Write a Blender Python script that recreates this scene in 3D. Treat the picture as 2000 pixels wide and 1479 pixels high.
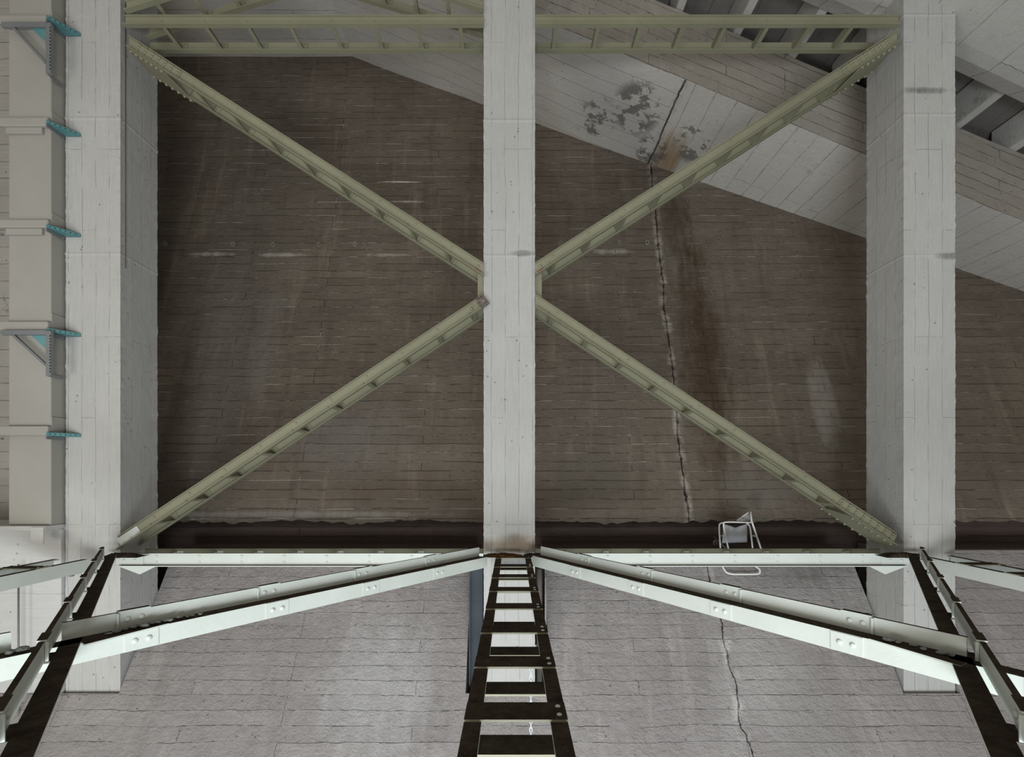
import bpy, bmesh, math, random
from mathutils import Vector, Matrix, noise
random.seed(7)
for o in list(bpy.data.objects): bpy.data.objects.remove(o, do_unlink=True)
COL = bpy.context.scene.collection
K = 6.0      # metres from the lens to the front faces of the columns
H = 5.0      # lens height above the ground
# ------------------------------------------------------------------ camera
cam = bpy.data.cameras.new('camera'); co = bpy.data.objects.new('camera', cam); COL.objects.link(co)
cam.sensor_width = 36; cam.lens = 18.0; cam.shift_y = 185.5/2000; cam.shift_x = 0
cam.clip_start = 0.05; cam.clip_end = 200
co.location = (0, 0, H); co.rotation_euler = (math.radians(90), 0, 0)
sc = bpy.context.scene; sc.camera = co
sc.view_settings.view_transform = 'Standard'; sc.view_settings.look = 'None'
sc.view_settings.gamma = 1.0; sc.view_settings.exposure = 0.0; sc.view_settings.use_curve_mapping = False
# ------------------------------------------------------------------ light
w = bpy.data.worlds.new('world'); sc.world = w; w.use_nodes = True
w.node_tree.nodes['Background'].inputs[0].default_value = (1.0, 0.93, 0.82, 1)
w.node_tree.nodes['Background'].inputs[1].default_value = 0.42
def area(name, loc, target, sx, sy, power, col):
    l = bpy.data.lights.new(name, 'AREA'); l.shape = 'RECTANGLE'; l.size = sx; l.size_y = sy
    l.energy = power; l.color = col
    o = bpy.data.objects.new(name, l); COL.objects.link(o); o.location = loc
    o.rotation_euler = (Vector(target)-Vector(loc)).to_track_quat('-Z', 'Y').to_euler()
    return o
area('daylight_below', (0.3, -0.8, 0.4), (0, 6.3, 5.6), 7.5, 2.0, 400, (0.83, 0.92, 1.0))
area('daylight_behind', (0.2, -5.0, 1.9), (0, 6.5, 6.2), 4.5, 1.8, 820, (0.90, 0.955, 1.0))
area('daylight_side', (-6.5, -2.0, 3.0), (2.5, 7.5, 9.0), 2.5, 3.0, 260, (1.0, 0.95, 0.86))

# ------------------------------------------------------------------ helpers
def W(X, t, z): return Vector((X*K, t*K, H+z*K))              # from units of K to metres
def tag(o, label=None, cat=None, group=None, kind=None):
    if label: o['label'] = label
    if cat: o['category'] = cat
    if group: o['group'] = group
    if kind: o['kind'] = kind
    return o
def empty(name, loc, label, cat, group=None):
    o = bpy.data.objects.new(name, None); COL.objects.link(o); o.location = loc
    o.empty_display_size = .1
    return tag(o, label, cat, group)
class MB:
    def __init__(s): s.v = []; s.f = []; s.m = []
    def poly(s, pts, faces, mi=0):
        b = len(s.v); s.v += [Vector(p) for p in pts]
        for f in faces: s.f.append([b+i for i in f]); s.m.append(mi)
    def box(s, c, ax, ay, az, mi=0, top=None):     # half vectors
        c = Vector(c); P = []
        for k in (-1, 1):
            for j in (-1, 1):
                for i in (-1, 1): P.append(c+ax*i+ay*j+az*k)
        s.poly(P, [(0,2,3,1),(0,1,5,4),(1,3,7,5),(3,2,6,7),(2,0,4,6)], mi)
        s.poly(P[4:], [(0,1,3,2)], mi if top is None else top)
    def abox(s, x0, x1, y0, y1, z0, z1, mi=0, top=None):
        s.box(((x0+x1)/2,(y0+y1)/2,(z0+z1)/2), Vector(((x1-x0)/2,0,0)), Vector((0,(y1-y0)/2,0)), Vector((0,0,(z1-z0)/2)), mi, top)
    def prism(s, A, B, mi=0):                        # two matching outlines
        n = len(A); P = list(A)+list(B)
        s.poly(P, [tuple(range(n))[::-1], tuple(range(n, 2*n))]+[(i,(i+1)%n,n+(i+1)%n,n+i) for i in range(n)], mi)
    def tube(s, pts, r, n=8, mi=0, closed=False):
        pts = [Vector(p) for p in pts]; rings = []
        m = len(pts); prev = None
        for i, p in enumerate(pts):
            if closed: d = pts[(i+1) % m]-pts[i-1]
            else: d = pts[min(i+1, m-1)]-pts[max(i-1, 0)]
            d.normalize()
            if prev is None:
                u = d.orthogonal().normalized()
            else:
                u = (prev-d*prev.dot(d)).normalized()
            prev = u; v = d.cross(u)
            rings.append([p+(u*math.cos(2*math.pi*k/n)+v*math.sin(2*math.pi*k/n))*r for k in range(n)])
        b = len(s.v)
        for R in rings: s.v += R
        for i in range(m if closed else m-1):
            for k in range(n):
                a = b+i*n; c = b+((i+1) % m)*n
                s.f.append([a+k, a+(k+1)%n, c+(k+1)%n, c+k]); s.m.append(mi)
        if not closed:
            s.f.append([b+k for k in range(n)][::-1]); s.m.append(mi)
            s.f.append([b+(m-1)*n+k for k in range(n)]); s.m.append(mi)
    def build(s, name, mats, parent=None, bevel=0, smooth=False, up=None):
        me = bpy.data.meshes.new(name)
        off = Vector((0,0,0)); q = parent
        while q is not None: off = off+q.location; q = q.parent
        me.from_pydata([tuple(v-off) for v in s.v], [], s.f)
        if not isinstance(mats, (list, tuple)): mats = [mats]
        for m in mats: me.materials.append(m)
        for p, mi in zip(me.polygons, s.m): p.material_index = mi; p.use_smooth = smooth
        bm = bmesh.new(); bm.from_mesh(me); bmesh.ops.remove_doubles(bm, verts=bm.verts, dist=1e-5)
        bmesh.ops.recalc_face_normals(bm, faces=bm.faces)
        if up is not None:
            bm.normal_update()
            for f in bm.faces:
                if f.normal.z > .8: f.material_index = up
        bm.to_mesh(me); bm.free()
        o = bpy.data.objects.new(name, me); COL.objects.link(o)
        if parent is not None: o.parent = parent
        if bevel:
            b = o.modifiers.new('bevel', 'BEVEL'); b.width = bevel; b.segments = 2; b.limit_method = 'ANGLE'
        return o

# ------------------------------------------------------------------ materials
class NT:
    def __init__(s, name):
        s.mat = bpy.data.materials.new(name); s.mat.use_nodes = True
        s.t = s.mat.node_tree; s.n = s.t.nodes; s.b = s.n['Principled BSDF']
        s.b.inputs['Specular IOR Level'].default_value = .25
    def put(s, sock, v):
        if hasattr(v, 'is_output') or isinstance(v, bpy.types.NodeSocket): s.t.links.new(v, sock)
        else: sock.default_value = v
    def math(s, op, a, b=0.0, c=0.0, clamp=False):
        m = s.n.new('ShaderNodeMath'); m.operation = op; m.use_clamp = clamp
        s.put(m.inputs[0], a); s.put(m.inputs[1], b); s.put(m.inputs[2], c); return m.outputs[0]
    def mix(s, f, a, b, mode='MIX'):
        m = s.n.new('ShaderNodeMix'); m.data_type = 'RGBA'; m.blend_type = mode
        s.put(m.inputs[0], f)
        s.put(m.inputs[6], a if not isinstance(a, tuple) else (*a[:3], 1)); s.put(m.inputs[7], b if not isinstance(b, tuple) else (*b[:3], 1))
        return m.outputs[2]
    def obj(s):
        if not hasattr(s, '_g'): s._g = s.n.new('ShaderNodeNewGeometry'); s._s = s.n.new('ShaderNodeSeparateXYZ'); s.t.links.new(s._g.outputs['Position'], s._s.inputs[0])
        return s._g.outputs['Position'], s._s.outputs
    def noise(s, scale, detail=4, rough=.6, vec=None, dist=0):
        m = s.n.new('ShaderNodeTexNoise'); m.inputs['Scale'].default_value = scale; m.inputs['Detail'].default_value = detail
        m.inputs['Roughness'].default_value = rough; m.inputs['Distortion'].default_value = dist
        s.t.links.new(vec if vec is not None else s.obj()[0], m.inputs['Vector']); return m.outputs[0]
    def comb(s, x, y, z):
        m = s.n.new('ShaderNodeCombineXYZ'); s.put(m.inputs[0], x); s.put(m.inputs[1], y); s.put(m.inputs[2], z); return m.outputs[0]
    def ramp(s, v, a, b):       # linear 0..1 between a and b
        m = s.n.new('ShaderNodeMapRange'); m.inputs[1].default_value = a; m.inputs[2].default_value = b; s.put(m.inputs[0], v)
        m.clamp = True; return m.outputs[0]
    def bump(s, h, dist, strength=1):
        m = s.n.new('ShaderNodeBump'); m.inputs['Distance'].default_value = dist; m.inputs['Strength'].default_value = strength
        s.put(m.inputs['Height'], h); s.t.links.new(m.outputs[0], s.b.inputs['Normal'])

def board(name, c1, c2, line, mode, row=.14, length=3.2, joint=.008, bump=.012, crack=None, blobs=(), line_amt=.7, rough=.9, stains=0.0, streak=.35, peel=None, off=0.0, ridge=1.0, darkj=.55, rough_amt=1.0, ckn=.22, dip=.5, cw=.014):
    N = NT(name); pos, (x, y, z) = N.obj()
    wob = N.noise(1.3, 3, .6)
    wob = N.math('MULTIPLY', N.math('SUBTRACT', wob, .5), .05)
    fine = N.math('MULTIPLY', N.math('SUBTRACT', N.noise(14, 3, .7), .5), .012)
    wob = N.math('ADD', wob, fine)
    if mode == 'XZ': u, v = x, N.math('ADD', z, wob)
    elif mode == 'vert': u, v = z, N.math('ADD', N.math('ADD', x, y), wob)
    elif mode == 'XY':
        g_ = N.math('GREATER_THAN', x, CX); u = N.math('ADD', N.math('MULTIPLY', x, N.math('SUBTRACT', 1.0, g_)), N.math('MULTIPLY', y, g_))
        v = N.math('ADD', N.math('ADD', N.math('MULTIPLY', y, N.math('SUBTRACT', 1.0, g_)), N.math('MULTIPLY', x, g_)), wob)
    elif mode == 'slant': u, v = x, N.math('ADD', N.math('ADD', z, N.math('MULTIPLY', x, .42)), wob)
    br = N.n.new('ShaderNodeTexBrick'); br.offset = .43; br.offset_frequency = 3
    br.inputs['Scale'].default_value = 1; br.inputs['Mortar Size'].default_value = joint; br.inputs['Mortar Smooth'].default_value = .8
    br.inputs['Brick Width'].default_value = length; br.inputs['Row Height'].default_value = row
    br.inputs['Color1'].default_value = (0,0,0,1); br.inputs['Color2'].default_value = (1,1,1,1); br.inputs['Mortar'].default_value = (.5,.5,.5,1)
    N.t.links.new(N.comb(N.math('ADD', u, off), v, 0), br.inputs['Vector'])
    plank, mort = br.outputs[0], br.outputs[1]
    big = N.noise(.55, 5, .62); med = N.noise(4.5, 5, .65)
    f = N.math('ADD', N.math('MULTIPLY', big, .9), N.math('MULTIPLY', med, .45))
    f = N.math('ADD', N.math('SUBTRACT', f, .25), N.math('MULTIPLY', plank, .14))
    f = N.ramp(f, .15, .85)
    c = N.mix(f, c1, c2)
    # grain along the boards
    gv = N.comb(N.math('MULTIPLY', u, 3.0), N.math('MULTIPLY', v, 60.0), N.math('MULTIPLY', y, 3.0) if mode in ('XZ',) else 0.0)
    grain = N.noise(1, 3, .6, gv)
    c = N.mix(N.math('MULTIPLY', N.ramp(grain, .3, .7), .22), c, (c1[0]*.55, c1[1]*.55, c1[2]*.55))
    if streak:     # run-off streaks, vertical
        sv = N.comb(N.math('MULTIPLY', x, 5.0), N.math('MULTIPLY', y, 5.0 if mode == 'vert' else .6), N.math('MULTIPLY', z, .45))
        st = N.ramp(N.noise(1, 4, .65, sv), .54, .74)
        gate = N.ramp(N.noise(.8, 2, .5), .42, .6)
        c = N.mix(N.math('MULTIPLY', N.math('MULTIPLY', st, gate), streak), c, (min(1, c2[0]*1.45), min(1, c2[1]*1.42), min(1, c2[2]*1.36)))
        st2 = N.ramp(N.noise(1, 4, .65, N.comb(N.math('ADD', N.math('MULTIPLY', x, 4.0), 31.0), N.math('MULTIPLY', y, .6), N.math('MULTIPLY', z, .5))), .56, .75)
        c = N.mix(N.math('MULTIPLY', st2, streak*.8), c, (c1[0]*.6, c1[1]*.55, c1[2]*.5))
    # joint fins, broken up; pale line colours carry their lit edges
    gateL = N.ramp(N.noise(1, 4, .7, N.comb(N.math('MULTIPLY', u, 1.1), N.math('MULTIPLY', v, 7.0), 0.0)), .46, .60)
    lf = N.math('MULTIPLY', N.math('MULTIPLY', N.ramp(mort, .25, .9), gateL), line_amt)
    c = N.mix(lf, c, line)
    dj = N.math('MULTIPLY', N.math('MULTIPLY', N.ramp(mort, .5, 1), N.math('SUBTRACT', 1.0, gateL)), darkj)
    c = N.mix(dj, c, (c1[0]*.35, c1[1]*.35, c1[2]*.35))
    # pores and dirt specks
    vo = N.n.new('ShaderNodeTexVoronoi'); vo.inputs['Scale'].default_value = 9; N.t.links.new(pos, vo.inputs['Vector'])
    sp = N.math('MULTIPLY', N.math('LESS_THAN', vo.outputs['Distance'], .10), N.math('GREATER_THAN', N.noise(3.0, 2), .53))
    c = N.mix(N.math('MULTIPLY', sp, .6), c, (c1[0]*.3, c1[1]*.28, c1[2]*.26))
    for (bx, bz, rx, rz, colr, amt) in blobs:
        dx = N.math('DIVIDE', N.math('SUBTRACT', x, bx), rx); dz = N.math('DIVIDE', N.math('SUBTRACT', y if mode == 'XY' else z, bz), rz)
        d = N.math('ADD', N.math('MULTIPLY', dx, dx), N.math('MULTIPLY', dz, dz))
        d = N.math('ADD', d, N.math('MULTIPLY', N.math('SUBTRACT', N.noise(2.2, 5, .7, N.comb(N.math('MULTIPLY', x, 2.2), 0.0, N.math('MULTIPLY', z, .8))), .5), 3.2))
        c = N.mix(N.math('MULTIPLY', N.ramp(d, 1.1, .0), amt), c, colr)
    if stains:
        sm = N.ramp(N.noise(2.3, 8, .8), .60, .68)
        c = N.mix(N.math('MULTIPLY', sm, stains), c, (.02, .018, .016))
    if peel:
        for (px_, py_, rr) in peel:
            dx = N.math('DIVIDE', N.math('SUBTRACT', x, px_), rr); dy = N.math('DIVIDE', N.math('SUBTRACT', y, py_), rr*1.6)
            d = N.math('ADD', N.math('MULTIPLY', dx, dx), N.math('MULTIPLY', dy, dy))
            g = N.math('MULTIPLY', N.ramp(d, 1.0, .5), N.math('GREATER_THAN', N.noise(3.2, 7, .75), .52))
            c = N.mix(N.math('MULTIPLY', g, .85), c, (.16, .15, .135))
    hgt = N.math('ADD', N.math('MULTIPLY', plank, .35), N.math('MULTIPLY', mort, N.math('SUBTRACT', N.math('MULTIPLY', gateL, 1.4*ridge), dip)))
    hgt = N.math('ADD', hgt, N.math('MULTIPLY', N.noise(9, 6, .7), .7*rough_amt))
    hgt = N.math('ADD', hgt, N.math('MULTIPLY', N.noise(38, 3, .6), .25))
    hgt = N.math('SUBTRACT', hgt, N.math('MULTIPLY', sp, .6))
    if crack is not None:
        cn = N.math('MULTIPLY', N.math('SUBTRACT', N.noise(1.6, 6, .65), .5), ckn)
        d = N.math('ABSOLUTE', N.math('ADD', N.math('SUBTRACT', x, crack), cn))
        cr = N.ramp(d, cw, cw*.3)
        c = N.mix(N.math('MULTIPLY', cr, .9), c, (.018, .014, .011))
        hgt = N.math('SUBTRACT', hgt, N.math('MULTIPLY', cr, 2.5))
        lip = N.math('MULTIPLY', N.ramp(d, .09, .03), N.ramp(N.noise(5, 4), .45, .6))
        c = N.mix(N.math('MULTIPLY', lip, .35), c, line)
    N.t.links.new(c, N.b.inputs['Base Color']); N.b.inputs['Roughness'].default_value = rough
    N.bump(hgt, bump)
    return N.mat

def paint(name, c1, c2, rust=(.10,.045,.02), rust_amt=.5, thr=.66, metal=0.0, rough=.5, bump=.0015):
    N = NT(name)
    n1 = N.noise(1.6, 4, .6); c = N.mix(N.ramp(n1, .3, .7), c1, c2)
    g = N.math('MULTIPLY', N.ramp(N.noise(7, 6, .75), thr, thr+.08), rust_amt)
    c = N.mix(g, c, rust)
    N.t.links.new(c, N.b.inputs['Base Color']); N.b.inputs['Roughness'].default_value = rough; N.b.inputs['Metallic'].default_value = metal
    N.bump(N.noise(30, 3, .6), bump)
    return N.mat
def dirt(name, c1, c2, scale=9):
    N = NT(name); c = N.mix(N.ramp(N.noise(scale, 6, .75), .35, .68), c1, c2)
    f2 = N.ramp(N.noise(scale*5, 3, .7), .62, .72); c = N.mix(N.math('MULTIPLY', f2, .5), c, (.16,.145,.12))
    N.t.links.new(c, N.b.inputs['Base Color']); N.b.inputs['Roughness'].default_value = 1; N.b.inputs['Specular IOR Level'].default_value = .05
    N.bump(N.noise(scale*4, 5, .7), .02); return N.mat

CX = .433*K
M = {}
M['wall'] = board('brown_board_concrete', (.108,.084,.066), (.225,.19,.15), (.78,.72,.64), 'XZ', crack=CX, line_amt=.9, bump=.035, ridge=1.5, streak=.5, darkj=.4,
    blobs=((3.15, 6.9, .42, 2.6, (.055,.032,.014), .75), (2.95, 9.6, .3, 1.0, (.05,.03,.014), .6), (4.95, 6.1, .22, .8, (.27,.25,.215), .8), (-2.6, 5.6, 1.0, .7, (.17,.155,.14), .6),
           (-4.6, 6.6, .5, 1.8, (.17,.155,.13), .45), (8.6, 5.7, .8, 1.3, (.21,.18,.13), .6), (1.2, 4.9, 1.0, .5, (.15,.13,.105), .6), (-5.3, 8.87, .5, .05, (.45,.41,.36), .8), (-4.0, 8.85, .5, .05, (.45,.41,.36), .8), (-2.2, 8.85, .45, .04, (.42,.38,.33), .7), (1.75, 8.92, .4, .06, (.42,.38,.33), .7), (-2.05, 10.37, .42, .022, (.6,.56,.5), .9), (-1.95, 9.95, .4, .022, (.6,.56,.5), .9), (-3.0, 4.40, 2.2, .05, (.36,.34,.31), .45), (-4.1, 7.2, .25, 1.3, (.2,.18,.155), .6), (3.62, 4.62, .13, .16, (.06,.045,.03), .8), (3.6, 4.8, .6, .4, (.2,.18,.155), .6)))
M['slope'] = board('grey_slope_concrete', (.225,.207,.20), (.36,.336,.325), (.75,.73,.70), 'XZ', row=.135, length=2.6, joint=.005, crack=CX, line_amt=.8, bump=.05, ridge=1.2, darkj=.10, rough_amt=1.0, dip=.15, cw=.008, ckn=.3,
    blobs=((-1.55, 2.5, .75, .75, (.45,.45,.45), .42), (3.9, 4.0, .8, .5, (.13,.115,.105), .7), (3.0, 2.6, .5, .6, (.40,.385,.37), .5), (3.3, 1.7, .5, 1.0, (.27,.255,.24), .7), (2.45, 2.3, .14, 1.2, (.5,.48,.46), .2)), streak=.35)
M['dark'] = board('dirt_shade_concrete', (.06,.043,.038), (.115,.086,.074), (.2,.17,.15), 'XZ', line_amt=.4, streak=.1)  # ledge dirt, with the shade of the recess put into the colour
M['column'] = board('white_column_concrete', (.385,.382,.362), (.475,.472,.452), (.66,.66,.64), 'vert', row=.16, length=2.2, joint=.004, bump=.008, darkj=.25, streak=.0, line_amt=.5,
    blobs=((0, 4.16, .5, .13, (.24,.18,.12), .8), (4.85, 9.49, .38, .05, (.10,.10,.095), .8), (5.08, 7.55, .16, .05, (.13,.13,.12), .8), (.12, 7.58, .2, .04, (.16,.16,.15), .7), (-5.0, 4.0, .5, .14, (.22,.21,.19), .5)))
M['soffit'] = board('white_soffit_concrete', (.52,.50,.46), (.62,.595,.55), (.3,.28,.25), 'XY', row=.3, length=9, crack=CX-.06, ckn=.08, bump=.012, line_amt=.4, streak=0, darkj=.35, blobs=((2.78, 9.2, .26, .8, (.30,.185,.075), .9),),
    peel=((2.05, 8.4, .42), (1.5, 9.0, .35), (3.05, 8.6, .35), (2.5, 9.2,.3)), stains=.35)
M['beam'] = board('rough_beam_concrete', (.26,.235,.20), (.38,.35,.305), (.5,.47,.43), 'slant', row=.15, length=2.0, stains=.6, bump=.02)
M['beam2'] = board('pale_beam_concrete', (.42,.41,.385), (.50,.49,.46), (.3,.29,.27), 'XY', row=.5, length=4, stains=.25, bump=.01, line_amt=.3, streak=0)
M['deck'] = board('deck_concrete', (.16,.145,.13), (.24,.22,.2), (.3,.28,.26), 'XY', row=.3, bump=.01, streak=0)
M['side'] = board('side_wall_concrete', (.26,.245,.22), (.36,.34,.31), (.12,.11,.1), 'XZ', row=.22, length=5, stains=.5, streak=0, line_amt=.6)
M['plinth'] = board('pale_plinth_concrete', (.46,.46,.44), (.54,.54,.53), (.4,.4,.39), 'XZ', row=1.2, length=1.5, joint=.005, bump=.004, streak=0, line_amt=.3)
M['ground'] = dirt('ground', (.20,.19,.175), (.32,.305,.285), 2)
M['steel'] = paint('green_paint_dim', (.205,.20,.137), (.245,.24,.165))  # upper steel: the dimmer light up there is put into the green
M['steel_low'] = paint('green_paint_lit', (.50,.53,.48), (.57,.60,.56), rust_amt=.35)  # same paint lower down, the stronger light put into the colour
M['rusty'] = paint('burnt_steel', (.12,.11,.105), (.2,.19,.18), rust_amt=.8, thr=.5)
M['dust'] = dirt('dark_dust', (.036,.027,.020), (.088,.069,.052))
M['stone'] = paint('stone', (.16,.165,.15), (.30,.31,.29), rust=(.05,.045,.04), rust_amt=.6, thr=.55, rough=.9, bump=.01)
M['duct'] = paint('beige_duct_board', (.285,.275,.245), (.315,.305,.275), rust=(.5,.48,.43), rust_amt=.5, thr=.70, rough=.7, bump=.0008)
M['galv'] = paint('galvanised_steel', (.16,.17,.175), (.21,.22,.225), rust_amt=.1, rough=.45, metal=.3)
M['teal'] = paint('teal_galvanised', (.08,.22,.24), (.14,.31,.32), rust_amt=.0, rough=.4, metal=.3)
M['hole'] = paint('dark_slot', (.01,.01,.01), (.015,.015,.015), rust_amt=0)
M['tube'] = paint('white_tube_paint', (.62,.62,.58), (.68,.68,.64), rust_amt=.5, thr=.64, rough=.4)
M['cloth'] = paint('grey_canvas', (.33,.34,.36), (.42,.43,.45), rust=(.18,.17,.17), rust_amt=.6, thr=.58, rough=.9, bump=.004)
M['pipe'] = paint('dark_pipe', (.07,.062,.055), (.12,.108,.095), rough=.6)
M['zinc'] = paint('zinc_chain', (.5,.54,.56), (.6,.63,.65), rust_amt=.2, metal=.3, rough=.4)
M['red'] = paint('red_primer', (.20,.03,.02), (.25,.04,.03))

# ------------------------------------------------------------------ the setting
def struct(o): o['kind'] = 'structure'; return o
ZB = -H/K
def zslope(t): return -.41+1.55*(t-1)
tb = 1+(ZB+.41)/1.55
# lower wall: the inclined board-marked slab with notches for the columns
prof_full = [(tb,ZB),(1.153,zslope(1.153)),(1.33,zslope(1.153)),(1.33,ZB)]
prof_low = [(tb,ZB),(.990,zslope(.990)),(.990,-.460),(1.33,-.460),(1.33,ZB)]
m = MB()
def strip(x0, x1, prof):
    m.prism([W(x0,t,z) for t,z in prof], [W(x1,t,z) for t,z in prof])
strip(-1.9,-.760,prof_low); strip(-.760,-.090,prof_full); strip(-.090,.073,prof_low)
strip(.073,.757,prof_full); strip(.757,.868,prof_low); strip(.868,2.0,prof_full)
struct(m.build('wall_lower', M['slope']))
# ledge dirt band and recess under the upper wall, recess shade in the colour
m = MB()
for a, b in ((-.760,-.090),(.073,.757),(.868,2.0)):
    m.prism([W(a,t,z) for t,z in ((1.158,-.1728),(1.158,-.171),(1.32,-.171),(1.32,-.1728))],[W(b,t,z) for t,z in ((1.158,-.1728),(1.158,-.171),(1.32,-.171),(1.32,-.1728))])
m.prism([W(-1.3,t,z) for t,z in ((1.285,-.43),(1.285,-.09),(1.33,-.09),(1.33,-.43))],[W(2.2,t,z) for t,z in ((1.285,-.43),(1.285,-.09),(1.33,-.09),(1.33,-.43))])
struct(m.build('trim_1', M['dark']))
# back wall, battered, with a broken lower edge
P = [(1.250,-.118),(1.305,.035),(1.36,.197),(1.41,.345),(1.46,.49),(1.525,.715),(1.59,.962),(1.66,1.3),(1.70,1.6)]
def sub(P, n):
    out = []
    for (a, b), (c, d) in zip(P[:-1], P[1:]):
        for i in range(n): out.append((a+(c-a)*i/n, b+(d-b)*i/n))
    return out+[P[-1]]
PP = sub(P, 6); nx = 420; x0, x1 = -1.4, 2.3
V = []; F = []
for j, (t, z) in enumerate(PP):
    for i in range(nx+1):
        X = x0+(x1-x0)*i/nx; dz = 0; dt = 0
        if j == 0:
            n = noise.noise(Vector((X*K*1.1, 3.1, 0)))*.05+noise.noise(Vector((X*K*7, 1.1, 0)))*.045+noise.noise(Vector((X*K*25, 1.1, 0)))*.02
            dz = n/K; 
        q = Vector((X*K*1.7, z*K*2.5, 5)); dt = noise.noise(q)*.016/K+noise.noise(q*3)*.006/K
        V.append(W(X, t+dt, z+dz))
for j in range(len(PP)-1):
    for i in range(nx):
        a = j*(nx+1)+i; F.append((a, a+1, a+nx+2, a+nx+1))
# underside lip
base = len(V)
for i in range(nx+1):
    v = V[i]; V.append(Vector((v.x, 1.30*K, v.z+.02)))
for i in range(nx): F.append((i, base+i, base+i+1, i+1))
m = MB(); m.poly(V, F); o = m.build('wall_back', M['wall'], smooth=False); struct(o)
# side wall behind the duct
m = MB(); m.abox(-1.9*K,-1.0*K,1.10*K,1.24*K,0,H+1.6*K); struct(m.build('wall_left', M['side']))
# pale plinth wall under the duct
m = MB()
m.abox(-1.9*K,-.874*K,.992*K,1.09*K,H-.460*K,H-.108*K)
m.abox(-1.9*K,-.874*K,.958*K,1.09*K,H-.1079*K,H-.0985*K)
m.abox(-.899*K,-.8745*K,.955*K,.958*K-.001,H-.132*K,H-.100*K)
struct(m.build('trim_2', M['plinth'], bevel=.01))
# ground
m = MB(); m.abox(-14,14,-9,tb*K,-.3,0); struct(m.build('floor', M['ground']))
# ceiling: soffit slab leaning on the back wall, and the deck over it
def zs(X): return 1.14-.42*X if X > -.52 else 1.3584
m = MB(); xs = [-1.8,-.52]+[-.52+.12*i for i in range(1, 24)]
rows = []
for X in xs:
    b = zs(X); j1 = noise.noise(Vector((X*9,0,0)))*.006
    rows.append([W(X,1.25,b+j1),W(X,1.25,b+.163+j1*.5),W(X,1.95,b+.163),W(X,1.95,b)])
for A, B in zip(rows[:-1], rows[1:]):
    m.poly(A+B, [(0,1,5,4)], 1); m.poly(A+B, [(3,0,4,7),(1,2,6,5)], 0)
struct(m.build('ceiling', [M['soffit'], M['beam']]))
m = MB()
A = W(-1.8,.3,zs(-1.8)+.26); 
rows = []
for X in [-1.8,-.52,.3,1.0,2.3]:
    b = zs(X)+.245
    rows.append([W(X,.3,b),W(X,1.95,b),W(X,1.95,b+.05),W(X,.3,b+.05)])
for A_, B_ in zip(rows[:-1], rows[1:]): m.prism(A_, B_)
struct(m.build('ceiling', M['deck']))
for i, X in enumerate([.27,.41,.55,.685,.82,.955,1.09,1.225,1.36]):
    m = MB(); wv = .0085
    z0 = zs(X)+.166; z1 = zs(X)+.238
    m.prism([W(X-wv,1.12,z0+.42*wv),W(X+wv,1.12,z0-.42*wv),W(X+wv,1.12,z1-.42*wv),W(X-wv,1.12,z1+.42*wv)],
            [W(X-wv,1.30,z0+.42*wv),W(X+wv,1.30,z0-.42*wv),W(X+wv,1.30,z1-.42*wv),W(X-wv,1.30,z1+.42*wv)])
    o = m.build('deck_rib', M['beam2'], bevel=.01)
    tag(o, 'narrow concrete rib under the bridge deck, in the dark gap above the sloping beam', 'rib', 'ribs under the bridge deck')
# nearer sloping beam on top of the right column
m = MB(); rows = []
for k in range(0, 14):
    X = .45+k*.09
    z = .882-.47*(X-.914)-.35*(X-.95)**2*.12
    rows.append([W(X,.70,z-.01),W(X,1.045,z),W(X,1.075,z+.004),W(X,1.118,z+.024),W(X,1.118,z+.13),W(X,.70,z+.13)])
for A_, B_ in zip(rows[:-1], rows[1:]): m.prism(A_, B_)
o = m.build('concrete_beam', M['beam2'], bevel=0)
tag(o, 'pale sloping concrete beam overhead, resting on the right column', 'beam')

# ------------------------------------------------------------------ columns
def column(x0, x1, t0, t1, z0, z1, label, seams, stubs=()):
    m = MB(); nz = 420
    X0, X1, Y0, Y1 = x0*K, x1*K, t0*K, t1*K; Z0, Z1 = H+z0*K, H+z1*K
    sx, sy = 8, 6
    ring = []
    for i in range(sx): ring.append((X0+(X1-X0)*i/sx, Y0))
    for i in range(sy): ring.append((X1, Y0+(Y1-Y0)*i/sy))
    for i in range(sx): ring.append((X1-(X1-X0)*i/sx, Y1))
    for i in range(sy): ring.append((X0, Y1-(Y1-Y0)*i/sy))
    n = len(ring); V = []; F = []
    corners = {0, sx, sx+sy, 2*sx+sy}
    for j in range(nz+1):
        z = Z0+(Z1-Z0)*j/nz
        for i, (x, y) in enumerate(ring):
            a = .0022*noise.noise(Vector((x*2, y*2+5, z*.9)))
            if i in corners: a += -.005*abs(noise.noise(Vector((x*3+i, y, z*9))))-.007*max(0, noise.noise(Vector((x, y+i, z*17))))
            for s in seams:
                if abs(z-(H+s*K)) < .012: a -= .005
            cx, cy = (X0+X1)/2, (Y0+Y1)/2
            dx = 0 if not (abs(x-X0) < 1e-6 or abs(x-X1) < 1e-6) else math.copysign(a, x-cx)
            dy = 0 if not (abs(y-Y0) < 1e-6 or abs(y-Y1) < 1e-6) else math.copysign(a, y-cy)
            V.append((x+dx, y+dy, z))
    for j in range(nz):
        for i in range(n):
            F.append((j*n+i, j*n+(i+1)%n, (j+1)*n+(i+1)%n, (j+1)*n+i))
    F.append(tuple(range(n))[::-1]); F.append(tuple(nz*n+i for i in range(n)))
    m.poly(V, F)
    o = m.build('concrete_column', M['column'])
    return tag(o, label, 'column')
column(-.871,-.765,1.0,1.104,-.460,1.15,'white board-marked concrete column on the left, beside the beige duct',[.695,-.108,.43])
column(-.0550,.0445,1.0,1.104,-.460,1.15,'slim white concrete column in the centre of the photo, between the two cross-braced bays',[.69,.425,-.12])
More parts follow.
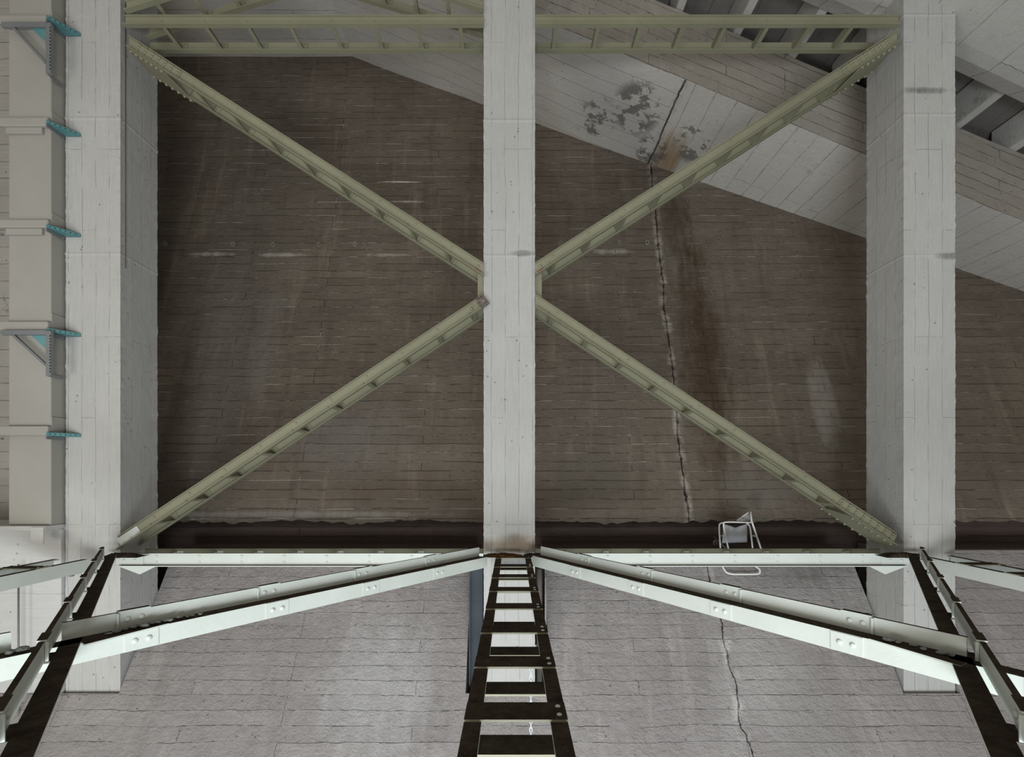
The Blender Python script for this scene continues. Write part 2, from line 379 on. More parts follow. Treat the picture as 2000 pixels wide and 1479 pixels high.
column(.765,.865,1.0,1.104,-.460,1.0,'white board-marked concrete column on the right, under the sloping beam',[.897,.70,.425,-.103])

# ------------------------------------------------------------------ rivets
def rivet_mesh(name, r, mat, hgt=.55):
    bm = bmesh.new(); bmesh.ops.create_uvsphere(bm, u_segments=12, v_segments=8, radius=r)
    for v in bm.verts:
        v.co.z *= hgt
    me = bpy.data.meshes.new(name); bm.to_mesh(me); bm.free(); me.materials.append(mat)
    for p in me.polygons: p.use_smooth = True
    return me
RV = rivet_mesh('rivet', .0155, M['steel']); RVL = rivet_mesh('rivet', .0165, M['steel_low']); RVB = rivet_mesh('bolt', .017, M['steel'], .9); RVD = rivet_mesh('rivet', .013, M['dust']); RVS = rivet_mesh('rivet', .011, M['steel_low'])
def rivet(par, p, nrm, me=RV, name='rivet'):
    o = bpy.data.objects.new(name, me); COL.objects.link(o); o.parent = par
    q = Vector(nrm).to_track_quat('Z', 'Y'); o.rotation_euler = q.to_euler(); o.location = Vector(p)-par.location
    return o

# ------------------------------------------------------------------ two-channel braces in the plane of the columns
TW = .995; SEP = .363; HH = .130; FL = .052
def sect(m, P0, P1, v, n, pts, cut0=True, cut1=True, mi=0):
    a = (P1-P0).normalized(); A = []; B = []
    for (pn, pv) in pts:
        o = n*pn+v*pv
        d = -o.x/a.x if abs(a.x) > .2 else 0
        A.append(P0+o+(a*d if cut0 else Vector())); B.append(P1+o+(a*d if cut1 else Vector()))
    m.prism(A, B, mi)
def lshape(n0, h, fl, tf, th=.010):
    # channel opening towards the viewer: web at n0, flanges of fl (bottom) and tf (top)
    return [(n0-fl,0),(n0+th,0),(n0+th,h),(n0-tf,h),(n0-tf,h-th),(n0,h-th),(n0,th),(n0-fl,th)]
def brace(name, label, cat, a0, a1, group=None, mat='steel', rows=((.45,),), spacing=.495, first=.25, dust=False, far_trim=(0,0), riv=RV, bottom=False, end1=True, tw=TW, cut=(True,True), HH=.130, rear=None):
    """a0, a1: pixels of the web's lower edge at the web plane (left end first)"""
    def at(p): return W((p[0]-1000)/1000*tw, tw, (925-p[1])/1000*tw)
    P0, P1 = at(a0), at(a1); a = (P1-P0).normalized(); n = Vector((0,1,0)); v = n.cross(a)
    if v.z < 0: v = -v
    L = (P1-P0).length
    r = empty(name, (P0+P1)/2, label, cat, group)
    mats = [M[mat], M['dust']] if dust else [M[mat]]
    m = MB(); sect(m, P0, P1, v, n, lshape(0, HH, FL, .022), *cut); m.build('front_channel', mats, r, up=1 if dust else None)
    m = MB(); e0 = P0+a*far_trim[0]; e1 = P1-a*far_trim[1]
    sect(m, e0, e1, v, n, lshape(SEP, HH, FL, 0), *cut); m.build('rear_channel', [M[rear] if rear else M[mat]]+mats[1:], r, up=1 if dust else None)
    k = int((L-first*1.2)/spacing)+1
    for i in range(k):
        s = first+i*spacing
        if s > L-.12: break
        c = P0+a*s
        m = MB(); m.box(c+n*((SEP)/2+.004)+v*(HH*.40), a*.005, n*(SEP/2-.008), v*(HH*.33))
        # foot flange of the batten
        m.box(c+n*(SEP/2+.004)+v*(HH*.08)+a*.02, a*.02, n*(SEP/2-.008), v*.004)
        bt = m.build('batten', M[mat], r)
        m = MB(); m.box(c+n*(SEP-.006)+v*(HH*.45)+a*.045, a*.035, n*.004, v*(HH*.36)); m.build('cleat', M[mat], bt)
        rivet(r, c+n*(SEP-.012)+v*HH*.3+a*.05, (0,-1,0), riv); rivet(r, c+n*(SEP-.012)+v*HH*.62+a*.05, (0,-1,0), riv)
        for (hv, da) in rows:
            rivet(r, c+a*(da)+v*HH*hv-n*.002, (0,-1,0), riv)
    return r, P0, P1, a, v, n
RW = ((.50,0.0),)
# top struts
brace('steel_strut','olive green horizontal steel strut above the left bay','steel strut',(245,53.5),(945,53.5),'horizontal struts at the top',rows=RW,first=.42,far_trim=(.02,.02))
brace('steel_strut','olive green horizontal steel strut above the right bay','steel strut',(1045.5,53.5),(1754,53.5),'horizontal struts at the top',rows=RW,first=.22,far_trim=(.02,.02))
# bottom struts; the rear channel's shade is put into its darker green
RB = ((.28,0.0),(.76,0.0))
st1 = brace('steel_strut','pale green horizontal steel strut below the left bay, over the grey slab','steel strut',(236,1105.5),(944,1105.5),'horizontal struts at the bottom',mat='steel_low',rows=RB,first=.42,dust=True,far_trim=(.02,.02),riv=RVL,HH=.148,rear='steel')
st2 = brace('steel_strut','pale green horizontal steel strut below the right bay, in front of the folding chair','steel strut',(1045,1105.5),(1766,1105.5),'horizontal struts at the bottom',mat='steel_low',rows=RB,first=.35,dust=True,far_trim=(.02,.02),riv=RVL,HH=.148,rear='steel')
# diagonals: lower edge of the near web
RD = ((.66,.05),(.28,-.03))
ul = brace('diagonal_brace','olive steel diagonal brace at upper left, falling from the left column to the central one','steel brace',(252,96),(945,541),'diagonal braces',rows=RD,first=.9)
ur = brace('diagonal_brace','olive steel diagonal brace at upper right, rising from the central column across the stained soffit','steel brace',(1045,540),(1752,86),'diagonal braces',rows=RD,first=.25)
ll = brace('diagonal_brace','olive steel diagonal brace at lower left, its upper end burnt dark','steel brace',(232,1073),(944,602),'diagonal braces',rows=RD,first=.5)
lr = brace('diagonal_brace','olive steel diagonal brace at lower right, falling to the right column above the chair','steel brace',(1045.5,601),(1748,1066),'diagonal braces',rows=RD,first=.2)
# short raised braces over the left bay
brace('steel_strut','olive steel strut rising out of the photo from the top of the left column','steel strut',(247,26),(560,-70),None,rows=RW,first=.35,spacing=.42,cut=(True,True))
brace('steel_strut','olive steel strut rising out of the photo from the top of the central column','steel strut',(620,-75),(944,24),None,rows=RW,first=.3,spacing=.42)

# gussets: bolted end plates of the diagonals
def gusset(B, at_end, n_rows, n_cols, ln, lower=True, mat='steel', bolts=RVB):
    r, P0, P1, a, v, n = B
    if at_end: P, d = P1, -a
    else: P, d = P0, a
    m = MB(); m.box(P+d*(ln/2+.05)+v*(HH*.5)-n*.006, d*(ln/2), v*(HH*.36), n*.005)
    g = m.build('splice_plate', M[mat], r, bevel=.001)
    for i in range(n_cols):
        for j in range(n_rows):
            rivet(r, P+d*(.10+i*(ln-.08)/max(1, n_cols-1))+v*(HH*(.26+.5*j/max(1, n_rows-1)))-n*.013, (0,-1,0), bolts, 'bolt')
    if lower:
        sx = lambda vec: d*(-vec.x/d.x)            # slide along the brace so the end stays upright against the column
        e0 = -n*.03-v*.004; e1 = n*(SEP+.01)-v*.004
        q = [P+e0+sx(e0), P+d*(ln*.80)+e0, P+d*(ln*1.02)+e1, P+e1+sx(e1)]
        m = MB(); m.prism(q, [p-v*.008 for p in q]); m.build('tie_plate', M[mat], r)
        for i in range(7):
            f = .1+.85*i/6
            rivet(r, q[0].lerp(q[1], f)+n*.018-v*.012, -v, bolts, 'bolt')
            rivet(r, q[3].lerp(q[2], f)-n*.018-v*.012, -v, bolts, 'bolt')
        # short web on top of the rear channel, up to the column
        m = MB(); t0 = P+n*(SEP-.012)+v*.01; m.box(t0+d*(ln*.45)+v*(HH*.42), d*(ln*.45), v*(HH*.40), n*.004); m.build('splice_plate', M[mat], r)
gusset(ul, False, 3, 7, .62); gusset(ur, True, 3, 7, .66); gusset(lr, True, 3, 8, .78)
gusset(ll, False, 1, 3, .28, lower=False, bolts=RVL, mat='steel_low')
# end pieces against the central column
def node_plate(x0, x1, y0, y1, par, mat='steel', tw=1.01):
    m = MB(); c = W((x0+x1)/2000*tw-tw, tw, (925-(y0+y1)/2)/1000*tw)
    m.box(c, Vector(((x1-x0)/2000*tw*K,0,0)), Vector((0,.006,0)), Vector((0,0,(y1-y0)/2000*tw*K)))
    return m.build('gusset_plate', M[mat], par)
node_plate(933,945.5,535,585,ul[0]); node_plate(1044.8,1058,533,585,ur[0])
# burnt end of the lower left diagonal, projecting over the column face
r, P0, P1, a, v, n = ll
m = MB(); sect(m, P1-a*.02, P1+a*.085, v, n, [(p[0]-.012, p[1]) for p in lshape(0, HH, FL, .022)], False, False)
m.build('burnt_end', M['rusty'], r)
for s in (-.12,-.04,.05): rivet(r, P1+a*s+v*HH*.5-n*.014, (0,-1,0), RVB, 'bolt')
for B, e in ((ul,1),(ur,0)):
    P = B[2] if e else B[1]; d = -B[3] if e else B[3]
    rivet(B[0], P+d*.12+B[4]*HH*.5-B[5]*.004, (0,-1,0), RVB, 'bolt')
    m = MB(); m.box(P+d*.1+B[4]*(.022)-B[5]*.003, d*.045, B[4]*.012, B[5]*.002); m.build('paint_patch', M['red'], B[0])
# end plates of the lower struts on the column faces
for (B, e) in ((st1,0),(st2,1)):
    P = B[2] if e else B[1]; d = -B[3] if e else B[3]
    m = MB(); pts = [P-d*.05-Vector((0,.008,0))+Vector((0,0,.02)), P+d*.27-Vector((0,.008,0))+Vector((0,0,.012)), P+d*.27-Vector((0,.008,0))+Vector((0,0,.128)), P+d*.2-Vector((0,.008,0))+Vector((0,0,.128)), P-d*.05-Vector((0,.008,0))+Vector((0,0,.085))]
    m.prism(pts, [p+Vector((0,.006,0)) for p in pts]); m.build('gusset_plate', M['steel_low'], B[0])
    for s in (.04,.17): rivet(B[0], P+d*s+Vector((0,-.01,.068)), (0,-1,0), RVL, 'bolt')
    m = MB(); pts = [P+Vector((0,.0,-.002))-d*.04, P+d*.42+Vector((0,0,-.002)), P+d*.22+Vector((0,0,-.10))]
    m.prism(pts, [p+Vector((0,.008,0)) for p in pts]); m.build('gusset_plate', M['steel_low'], B[0])

# raised rolling mark on the lower right strut, upside down
fc = bpy.data.curves.new('rolling_mark', 'FONT'); fc.body = 'PEINE'; fc.size = .062; fc.extrude = .0012
fo = bpy.data.objects.new('rolling_mark', fc); COL.objects.link(fo)
bpy.context.view_layer.update(); dg = bpy.context.evaluated_depsgraph_get()
fm = bpy.data.meshes.new_from_object(fo.evaluated_get(dg)); bpy.data.objects.remove(fo, do_unlink=True)
fm.materials.clear(); fm.materials.append(M['steel_low'])
mk = bpy.data.objects.new('rolling_mark', fm); COL.objects.link(mk); mk.parent = st2[0]
mk.rotation_euler = (math.radians(90), math.radians(180), 0)
mk.location = W(.5115*TW, TW, -(1088-925)/1000*TW)-Vector((0,.0012,0))-st2[0].location
# ------------------------------------------------------------------ horizontal bracing at the foot
ZL = -.159
def ladder(name, label, xc, t0, t1, first):
    hw = .0333; r = empty(name, W(xc, (t0+t1)/2, ZL), label, 'steel girder', 'ladder-like girders running towards the viewer')
    for s in (-1, 1):
        X = xc+s*hw; fl = .0112; th = .0018
        sec = [(X,ZL),(X,ZL-.0226),(X-s*th,ZL-.0226),(X-s*th,ZL-th),(X-s*fl,ZL-th),(X-s*fl,ZL)]
        m = MB(); m.prism([W(a,t0,b) for a,b in sec],[W(a,t1,b) for a,b in sec])
        rail = m.build('rail', [M['steel_low'], M['dust']], r, up=1)
    t = first
    while t > t0+.02:
        for lay in (0, 1):
            z = ZL+.0009 if lay == 0 else ZL-.0215
            m = MB(); wd = .0125
            hwid = hw if lay == 0 else hw-.002
            m.prism([W(xc-hwid,t-wd,z-.0008),W(xc+hwid,t-wd,z-.0008),W(xc+hwid,t-wd,z+.0008),W(xc-hwid,t-wd,z+.0008)],
                    [W(xc-hwid,t+wd,z-.0008),W(xc+hwid,t+wd,z-.0008),W(xc+hwid,t+wd,z+.0008),W(xc-hwid,t+wd,z+.0008)])
            m.build('batten', [M['steel'], M['dust']], r, up=1)
        for s in (-1, 1):
            for dt in (-.006, .006):
                rivet(r, W(xc+s*(hw-.005), t+dt, ZL+.0019), (0,0,1), RVD if s < 0 else RVS)
        t -= .0895
    return r
ladder('lattice_girder','dusty ladder-like steel girder from the central column towards the viewer',.0025,-.12,.992,.966)
ladder('lattice_girder','pale green steel girder running from the left column out of the left edge',-.8185,-.12,.95,.86)
ladder('lattice_girder','pale green steel girder running from the right column out of the right edge',.8185,-.12,.992,.895)

ZT = -.151
def zmember(name, label, p0, p1, side, breaks=None, group=None, first=.35, spacing=.82, inner=False, slot=0.0):
    """p0 far end, p1 near end (X,t) of the tray's lower edge; side +1/-1 = direction of the upper leg"""
    a0 = Vector((p0[0]*K, p0[1]*K, 0)); a1 = Vector((p1[0]*K, p1[1]*K, 0)); d = (a1-a0).normalized(); L = (a1-a0).length
    n = Vector((-d.y, d.x, 0))*side; z = H+ZT*K
    r = empty(name, (a0+a1)/2+Vector((0,0,z)), label, 'steel brace', group)
    up = Vector((0,0,1)); b0 = a0+up*z; TH = .009
    def seg(m, s0, s1, q):     # q: outline in (n, z)
        m.prism([b0+d*s0+n*u+up*v for u, v in q],[b0+d*s1+n*u+up*v for u, v in q])
    wd = .110; we = wd-slot; UH = .096; LH = .112
    m = MB()
    if inner: seg(m, 0, L, [(0,0),(0,-TH),(we-TH,-TH),(we-TH,-LH),(we,-LH),(we,0)])
    else: seg(m, 0, L, [(0,0),(0,-LH),(TH,-LH),(TH,-TH),(we,-TH),(we,0)])
    m.build('lower_angle', [M['steel_low'], M['dust']], r, up=1)
    spans = breaks or [(0, L)]
    for (s0, s1) in spans:
        m = MB(); seg(m, s0, s1, [(wd,0),(wd,UH),(wd+.024,UH),(wd+.024,UH-TH),(wd+TH,UH-TH),(wd+TH,0)])
        m.build('upper_angle', [M['steel_low'], M['dust']], r, up=1)
    s = first
    while s < L-.1:
        if slot:
            m = MB(); seg(m, s-.08, s+.08, [(we-.02,-.012),(wd+.004,-.012),(wd+.004,-.003),(we-.02,-.003)]); m.build('batten', [M['pipe'], M['dust']], r, up=1)
        m = MB(); seg(m, s-.08, s+.08, [(wd-.010,UH+.001),(wd+.030,UH+.001),(wd+.030,UH+.008),(wd-.010,UH+.008)])
        bt = m.build('batten', [M['steel_low'], M['dust']], r, up=1)
        m = MB(); seg(m, s+.080, s+.092, [(wd-.016,.002),(wd-.001,.002),(wd-.001,UH-.002),(wd-.016,UH-.002)]); m.build('stiffener', M['steel_low'], r, bevel=.002)
        if not inner:
            m = MB(); seg(m, s-.085, s+.085, [(-.005,-LH+.003),(0,-LH+.003),(0,-.003),(-.005,-.003)]); m.build('splice_plate', M['steel_low'], r, bevel=.001)
        for q in (-.035, .035):
            if not inner: rivet(r, b0+d*(s+q)-n*.006-up*.056, -n, RVL)
            if any(u0 < s+q < u1 for u0, u1 in spans): rivet(r, b0+d*(s+q)+n*(wd-.002)+up*.05, -n, RVL)
        s += spacing
    return r, b0, d, n, L
# from the side columns to the foot of the next pair behind the viewer
def lineA(t): return -.709+.707*(.915-t)
zmember('cross_brace','dusty steel brace from the left column crossing under the viewer, loose stones on it',(lineA(.955),.955),(lineA(0.02),.02),-1,first=.2,spacing=.91,inner=True,slot=.022)
zmember('cross_brace','dusty steel brace from the right column crossing under the viewer',(-lineA(.955),.955),(-lineA(0.02),.02),1,first=.2,spacing=.91,inner=True,slot=.022)
# from the central column outwards
def seg_len(a, b): return math.hypot(a[0]-b[0], a[1]-b[1])*K
p0 = (-.045,.925); p1 = (.01+.73*(.05-1),.05)
pc = (.01+.73*(.451-1),.451); pd = (.01+.73*(.424-1),.424)
zl = zmember('cross_brace','pale green riveted brace spreading left from the foot of the central column',p0,p1,-1,breaks=[(0,seg_len(p0,pc)),(seg_len(p0,pd),seg_len(p0,p1))],first=.73)
q0 = (.030,.955); q1 = (.3416+.608*(.44-.05),.05); sl = .608
q0 = (.3416-sl*(.94-.44),.94)
qc = (.3416+sl*(.44-.412),.412); qd = (.3416+sl*(.44-.375),.375)
zr = zmember('cross_brace','pale green riveted brace spreading right from the foot of the central column',q0,q1,1,breaks=[(0,seg_len(q0,qc)),(seg_len(q0,qd),seg_len(q0,q1))],first=.75)

# dusty corner plates where the braces cross
for (mem, A_, C_) in ((zl, p0, (-.392,.452)), (zr, q0, (.366,.400))):
    r, b0, d, n, L = mem; sc_ = seg_len(A_, C_)-.05; up = Vector((0,0,.003))
    q = [b0+d*(sc_-.42)+up, b0+d*sc_+up, b0+d*sc_-n*.075+up]
    m = MB(); m.prism([p-Vector((0,0,.009)) for p in q], q); m.build('gusset_plate', [M['steel_low'], M['dust']], r, up=1)
# ------------------------------------------------------------------ debris
def lump(c, sx, sy, sz, seed, mat, name='stone', sub_=2, parent=None):
    bm = bmesh.new(); bmesh.ops.create_icosphere(bm, subdivisions=sub_, radius=1)
    for v in bm.verts:
        f = 1+.35*noise.noise(v.co*1.3+Vector((seed*3.1,0,0)))+.12*noise.noise(v.co*4+Vector((seed,0,0)))
        v.co = Vector((v.co.x*sx*f, v.co.y*sy*f, v.co.z*sz*f))
    mn = min(v.co.z for v in bm.verts)
    me = bpy.data.meshes.new(name); 
    bmesh.ops.rotate(bm, verts=bm.verts, cent=(0,0,0), matrix=Matrix.Rotation(seed*1.7, 3, 'Z'))
    bm.to_mesh(me); bm.free(); me.materials.append(mat)
    o = bpy.data.objects.new(name, me); COL.objects.link(o); o.location = (c[0], c[1], c[2]-mn); return o
def stones_on(mem, s0, s1, n_, label, group, seed, big=1.0):
    r, b0, d, n, L = mem; rnd = random.Random(seed)
    for i in range(n_):
        s = s0+(s1-s0)*(i+rnd.random()*.8)/n_; u = rnd.uniform(.022,.062)
        p = b0+d*s+n*u; k = rnd.uniform(.014,.027)*big
        o = lump((p.x,p.y,p.z+.002), k*1.15, k*.8, k*.45, i+seed, M['stone'], sub_=2)
        tag(o, label, 'stone', group)
sx_ = seg_len(p0, (-.386,.458))
stones_on(zl, sx_-.62, sx_-.12, 13, 'loose grey stone chip on the left brace, right beside where the two braces cross', 'stones right of the left crossing', 3)
stones_on(zl, sx_+.20, sx_+.85, 12, 'loose grey stone chip on the brace at the left edge of the photo', 'stones at the left edge', 17, 1.1)
sy_ = seg_len(q0, (.362,.40))
stones_on(zr, sy_-.40, sy_-.08, 6, 'loose grey stone chip on the right brace, beside where the two braces cross', 'stones at the right crossing', 29)
stones_on(zr, sy_+.25, sy_+.8, 8, 'loose grey stone chip on the brace at the right edge of the photo', 'stones at the right edge', 41, 1.1)
def heap(x0, x1, t, z, hgt, label, seed, depth=.035, mat='dust'):
    m = MB(); nx_, ny_ = 60, 14; V = []; F = []
    for j in range(ny_+1):
        for i in range(nx_+1):
            u = i/nx_; q = j/ny_; env = math.sin(math.pi*u)**.6*math.sin(math.pi*q)**.6
            X = x0+(x1-x0)*u; T = t+depth*q
            h = env*(hgt*(.6+.6*noise.noise(Vector((u*5,q*3,seed))))+.012*noise.noise(Vector((u*30,q*14,seed))))
            p = W(X, T, z); V.append(p+Vector((0,0,max(0,h))))
    b = len(V)
    for j in range(ny_):
        for i in range(nx_):
            a = j*(nx_+1)+i; F.append((a,a+1,a+nx_+2,a+nx_+1))
    m.poly(V, F); o = m.build('dirt_heap', M[mat]); 
    return tag(o, label, 'dirt', kind='stuff')
heap(-.775,-.70,.955,-.1575,.05,'dark heap of dirt and twigs at the foot of the left column',1)
heap(.70,.785,.955,-.1575,.07,'dark heap of dirt and twigs at the foot of the right column',2)
M['rustdirt'] = dirt('rusty_dirt', (.045,.028,.015), (.16,.08,.03))
heap(-.055,.02,.955,-.157,.05,'rust-brown heap of dirt at the foot of the central column',3,mat='rustdirt')
heap(.022,.06,.958,-.157,.045,'dark heap of dirt right of the rusty one at the central column',4)

# ------------------------------------------------------------------ duct with collars and brackets
DX0, DX1, DT0, DT1 = -.956, -.8755, .972, 1.05
o = None
root = empty('ventilation_duct', W((DX0+DX1)/2, DT0, -.1), 'tall beige boxed duct standing beside the left column', 'duct')
m = MB(); m.abox(DX0*K,DX1*K,DT0*K,DT1*K,H-.0983*K,H+1.1*K); m.build('casing', M['duct'], root, bevel=.012)
for (ya, yb) in ((30,46),(230,247),(429,445),(628,645),(832,851)):
    za, zb = (925-ya)/1000*.965, (925-yb)/1000*.965
    m = MB(); m.abox((DX0-.011)*K,(DX1+.002)*K,.963*K,DT0*K-.0005,H+zb*K,H+za*K)
    m.build('collar', M['duct'], root, bevel=.012)
    m = MB(); m.abox(DX1*K+.0005,(DX1+.0018)*K,DT0*K,DT1*K,H+(zb-.004)*K,H+(za+.018)*K)
    m.build('side_strap', M['duct'], root, bevel=.004)
    if 230 <= ya <= 430:
        m = MB(); m.abox((DX0-.0)*K,(DX1-.012)*K,.966*K,DT0*K-.0005,H+(zb-.012)*K,H+zb*K-.001); m.build('collar', M['duct'], root, bevel=.006)
def arm(y_tip, label):
    z = (925-y_tip)/1000
    r = empty('pipe_bracket', W(-.86,.99,z), label, 'bracket', 'teal brackets between duct and left column')
    # triangular side plate running from near the duct corner to the column face
    A = W(-.872,.9585,z+.000); B = W(-.8415,.9985,z+.000)
    up = Vector((0,0,1)); hh = .036
    C1 = W(-.868,.9985,z)
    pts = [A, W(-.8705,.958,z), B, C1]
    m = MB(); m.prism([A, B, C1, W(-.872,.985,z)], [p+up*.004 for p in (A, B, C1, W(-.872,.985,z))])
    m.build('base_plate', M['teal'], r)
    m = MB(); dd = (B-A).normalized(); nn = Vector((-dd.y, dd.x, 0))
    m.box((A+B)/2+up*hh/2, (B-A)/2, nn*.002, up*hh/2); web = m.build('web', M['teal'], r)
    for i in range(6):
        c = A.lerp(B, .1+.15*i)+up*hh*.5-nn*.0
        m = MB(); m.tube([c-nn*.004, c+nn*.004], .006, 8); m.build('bolt_hole', M['hole'], web)
    m = MB(); m.box(W(-.855,.9985,z)+up*.018, Vector((.08,0,0)), Vector((0,.003,0)), up*.018)
    fl = m.build('flange', M['teal'], r)
    # dark channel from the duct front along its side
    m = MB(); m.box(W(-.8725,.978,z)+up*.0-Vector((0,0,.022)), Vector((.006,0,0)), Vector((0,.019*K,0)), up*.018); m.build('channel', M['galv'], r)
    return r
arm(72,'teal perforated bracket fixed to the left column, topmost of five')
arm(268,'teal perforated bracket fixed to the left column, second from the top')
arm(464,'teal perforated bracket fixed to the left column, third of five')
arm(658,'teal perforated bracket fixed to the left column, above the lower triangular frame')
arm(854,'teal perforated bracket fixed to the left column, lowest of five')
def frame(y0, y1, label):
    t = .958
    def p(x, y): return W((x-1000)/1000*t, t, (925-y)/1000*t)
    r = empty('bracket_frame', p(60,(y0+y1)/2), label, 'bracket', 'triangular bracket frames on the duct')
    up = Vector((0,0,1)); ex = Vector((1,0,0)); ey = Vector((0,1,0))
    m = MB(); m.box((p(5,y0+5)+p(92,y0+5))/2, (p(92,y0)-p(5,y0))/2, ey*.02, up*.027); m.build('rail', M['galv'], r, bevel=.003)
    m = MB(); m.box((p(97,y0+2)+p(97,y1))/2, ex*.028, ey*.02, (p(97,y0+2)-p(97,y1))/2); post = m.build('post', M['galv'], r, bevel=.003)
    k = 13
    for i in range(k):
        c = p(101,y0+12).lerp(p(101,y1-8), i/(k-1))
        m = MB(); m.box(c-ey*.0205, ex*.0055, ey*.0012, up*.008); m.build('slot', M['hole'], post)
    a, b = p(28,y0+11), p(90,y1-22); d = (b-a).normalized(); q = d.cross(ey)
    m = MB(); m.box((a+b)/2, (b-a)/2, ey*.018, q*.014); m.build('strut', M['galv'], r, bevel=.003)
    m = MB(); pts = [p(60,y0+10), p(92,y0+10), p(91,y0+38)]; m.prism([x+ey*.004 for x in pts],[x+ey*.008 for x in pts]); m.build('gusset_plate', M['teal'], r)
    m = MB(); e = p(92,y1-3); m.box((e+Vector((DX1*K+.02,.992*K,e.z)))/2, (Vector((DX1*K+.02,.992*K,e.z))-e)/2, ex*.002, up*.018); m.build('tie', M['galv'], r)
frame(45,145,'grey triangular bracket frame on the beige duct, at the top left corner')
frame(645,735,'grey triangular bracket frame on the beige duct, the lower of two')
for y_, lab in ((458,'short grey rail sticking in from the left edge beside the duct, the upper of two'),(857,'short grey rail sticking in from the left edge beside the duct, the lower of two')):
    t = .962; z = (925-y_)/1000*t
    m = MB(); m.abox(-1.06*K,-.957*K,t*K-.015,t*K+.015,H+z*K-.01,H+z*K+.01)
    tag(m.build('steel_rail', M['galv'], bevel=.002), lab, 'rail')

# cable on the inner face of the left column
m = MB(); m.tube([W(-.7635,1.0115,.93), W(-.7635,1.0115,.405)], .0035, 8)
tag(m.build('cable', M['pipe'], smooth=True), 'thin dark cable running down the inner face of the left column', 'cable')
# rusty wire loops cast into the back wall
for i, (px_, py_) in enumerate(((322,475),(454,476),(532,477),(622,477),(692,476),(1095,474),(1210,474),(1265,473))):
    tl = 1.438; c = W((px_-1000)/1000*tl, tl, (925-py_)/1000*tl); m = MB()
    m.tube([c+Vector((.032*math.sin(a_)*.8, .01, .036*math.cos(a_))) for a_ in [2*math.pi*k/12 for k in range(12)]], .006, 6, closed=True)
    tag(m.build('wire_loop', M['stone'], smooth=True), 'small wire loop cast into the brown back wall, in the row at mid height', 'loop', 'wire loops in the back wall')
# pipes and small items
def pole(name, pts, r, mat, label, cat): 
    m = MB(); m.tube(pts, r, 14); return tag(m.build(name, M[mat], smooth=True), label, cat)
pole('vertical_pipe',[W(-.935,.97,-.172),W(-.935,.97,-.60)],.010,'galv','thin grey vertical pipe at the left edge, in front of the pale wall','pipe')
root = empty('cable_clamp', W(-.855,.985,-.195), 'small teal-grey rod clamp under the girder at the left', 'clamp')
m = MB(); m.tube([W(-.885,.975,-.2),W(-.853,.985,-.196)],.012,10); m.build('rod', M['teal'], root)
m = MB(); m.tube([W(-.851,.985,-.1955),W(-.845,.987,-.195)],.021,10); m.build('cap', M['galv'], root)
pole('steel_pole',[W(.0178,.352,-.1825),W(.0178,.352,-.50),W(.0178,.352,-.83)],.0135,'steel_low','grey steel pole end standing up under the ladder-like girder at the bottom edge','pole')
pole('drain_pipe',[W(.0545,1.02,-.19),W(.0545,1.02,-.245),W(.0545,1.02,-.42)],.036,'pipe','dark vertical pipe in the notch right of the central column','pipe')
pole('thin_pipe',[W(.067,1.02,-.19),W(.067,1.02,-.42)],.012,'stone','thin pale pipe in the notch beside the dark pipe','pipe')
m = MB(); m.abox(-.083*K,-.0585*K,1.03*K,1.06*K,H-.425*K,H-.192*K); m.abox(-.086*K,-.083*K,1.02*K,1.06*K,H-.425*K,H-.192*K); 
M['bluepanel'] = paint('blue_grey_board', (.03,.037,.045), (.06,.07,.08), rough=.8)
tag(m.build('filler_board', M['bluepanel']), 'dark blue-grey board in the notch left of the central column', 'board')
# chain
m = MB(); zc = -.205; i = 0; tch = .55
cr = empty('hanging_chain', W(.0198,tch,zc), 'thin bright chain hanging under the ladder-like girder', 'chain')
while zc > -.40:
    c = W(.0203,tch,zc); pts = []
    for k in range(10):
        a_ = 2*math.pi*k/10; x_, z_ = .008*math.cos(a_), .018*math.sin(a_)
        pts.append(c+(Vector((x_,0,z_)) if i % 2 else Vector((0,x_,z_))))
    m.tube(pts, .0032, 6, closed=True); zc -= .0047; i += 1
m.build('links', M['zinc'], cr)

# ------------------------------------------------------------------ folding chair on the ledge
def cp(x, y, t): return W((x-1000)/1000*t, t, (925-y)/1000*t)
ch = empty('folding_chair', cp(1445,1122,1.125), 'folding camp chair with white tube frame and slumped grey canvas, left on the ledge', 'chair')
tf, tk = 1.128, 1.165
def tubes(name, pts, r=.011, mat='tube'):
    m = MB(); m.tube(pts, r, 10); return m.build(name, M[mat], ch, smooth=True)
def rnd(pts, k=5, rad=.25):
    out = [Vector(pts[0])]
    for i in range(1, len(pts)-1):
        a, b, c = Vector(pts[i-1]), Vector(pts[i]), Vector(pts[i+1])
        p = b.lerp(a, min(rad, .5)); q = b.lerp(c, min(rad, .5))
        for j in range(k+1):
            s = j/k; out.append(p*(1-s)**2+b*2*s*(1-s)+q*s*s)
    return out+[Vector(pts[-1])]
tubes('front_frame', rnd([cp(1424,1078,tf),cp(1411,1022,tf),cp(1418,1019.5,tf),cp(1470,1021,tf)],5,.45))
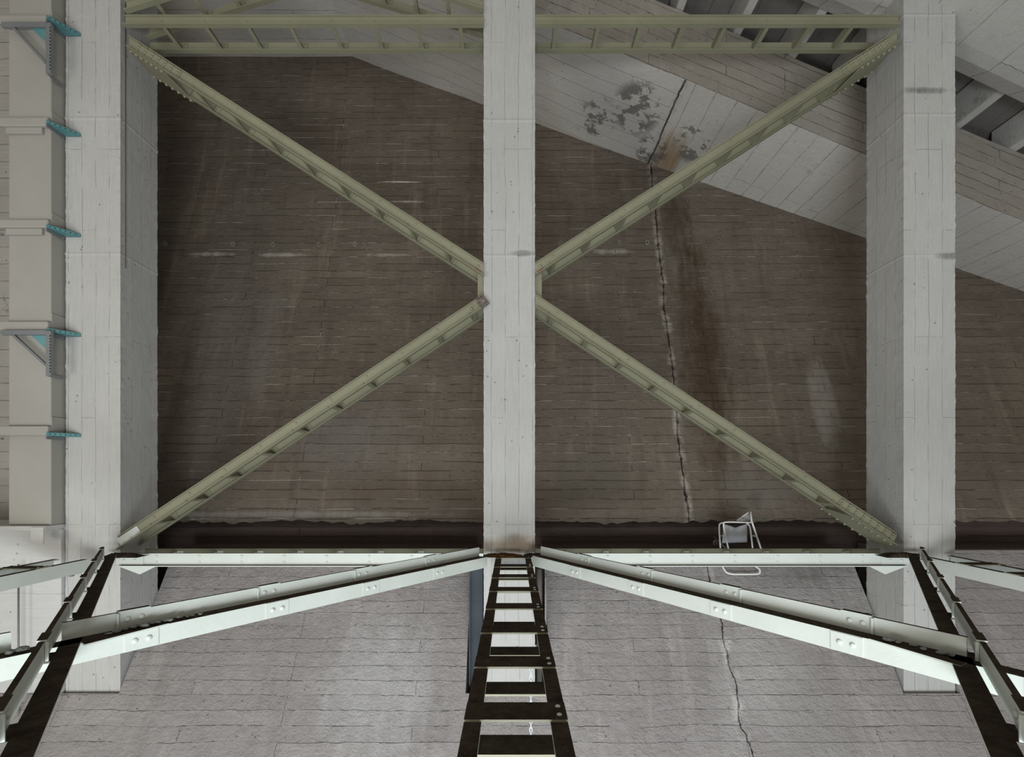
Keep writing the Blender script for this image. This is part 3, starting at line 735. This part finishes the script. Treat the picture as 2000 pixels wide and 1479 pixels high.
tubes('leg', [cp(1466,1000,1.135),cp(1468,1018,tf),cp(1489,1080,tf)], .012)
tubes('leg', rnd([cp(1407,1072,tk),cp(1404,1024,tk-.01),cp(1412,1021,tk-.02)],5,.3))
tubes('leg', rnd([cp(1470,1072,tk),cp(1465,1028,tk-.01),cp(1458,1021.5,tk-.02)],5,.3))
tubes('foot_bar', rnd([cp(1409,1078,1.140),cp(1410,1106,1.118),cp(1421,1122,1.108),cp(1484,1122,1.108),cp(1484,1112,1.11),cp(1474,1106,1.118),cp(1473,1080,1.140)],5,.3), .012)
tubes('brace_bar', [cp(1467,1046,tk),cp(1478,1048,tf)], .009)
tubes('brace_bar', [cp(1408,1047,tk),cp(1413,1046,tf)], .009)
tubes('back_bar', [cp(1439,1017,1.17),cp(1462,1001,1.15)], .009)
tubes('rear_leg', [cp(1394,1048,1.19),cp(1424,1078,1.16)], .008, 'pipe')
tubes('rear_leg', rnd([cp(1397,1070,1.19),cp(1393,1058,1.19),cp(1398,1055,1.19),cp(1402,1070,1.19)],4,.4), .008, 'pipe')
tubes('rear_leg', [cp(1474,1066,1.19),cp(1488,1079,1.14)], .008, 'pipe')
m = MB(); V = []; F = []; nu, nv = 16, 12
for j in range(nv+1):
    for i in range(nu+1):
        u, q = i/nu, j/nv
        top = 1024+ (1-abs(2*u-1))**1.2*7; bot = 1061-2*u
        x = 1413+(1459-1413)*u + (-3*q if u < .5 else 0)*(1-u); y = top+(bot-top)*q
        V.append(cp(x, y, 1.145+.02*q-.012*math.sin(math.pi*q)*math.sin(math.pi*u)+.002*math.sin(u*14)*(1-q)))
for j in range(nv):
    for i in range(nu):
        a = j*(nu+1)+i; F.append((a,a+1,a+nu+2,a+nu+1))
m.poly(V, F); o = m.build('canvas_seat', M['cloth'], ch, smooth=True); o.modifiers.new('solid','SOLIDIFY').thickness = .004
m = MB(); m.prism([cp(1440,1018,1.168),cp(1463,1003,1.15),cp(1468,1017,1.14)],[cp(1440,1018,1.169),cp(1463,1003,1.151),cp(1468,1017,1.141)])
m.build('canvas_back', M['cloth'], ch)
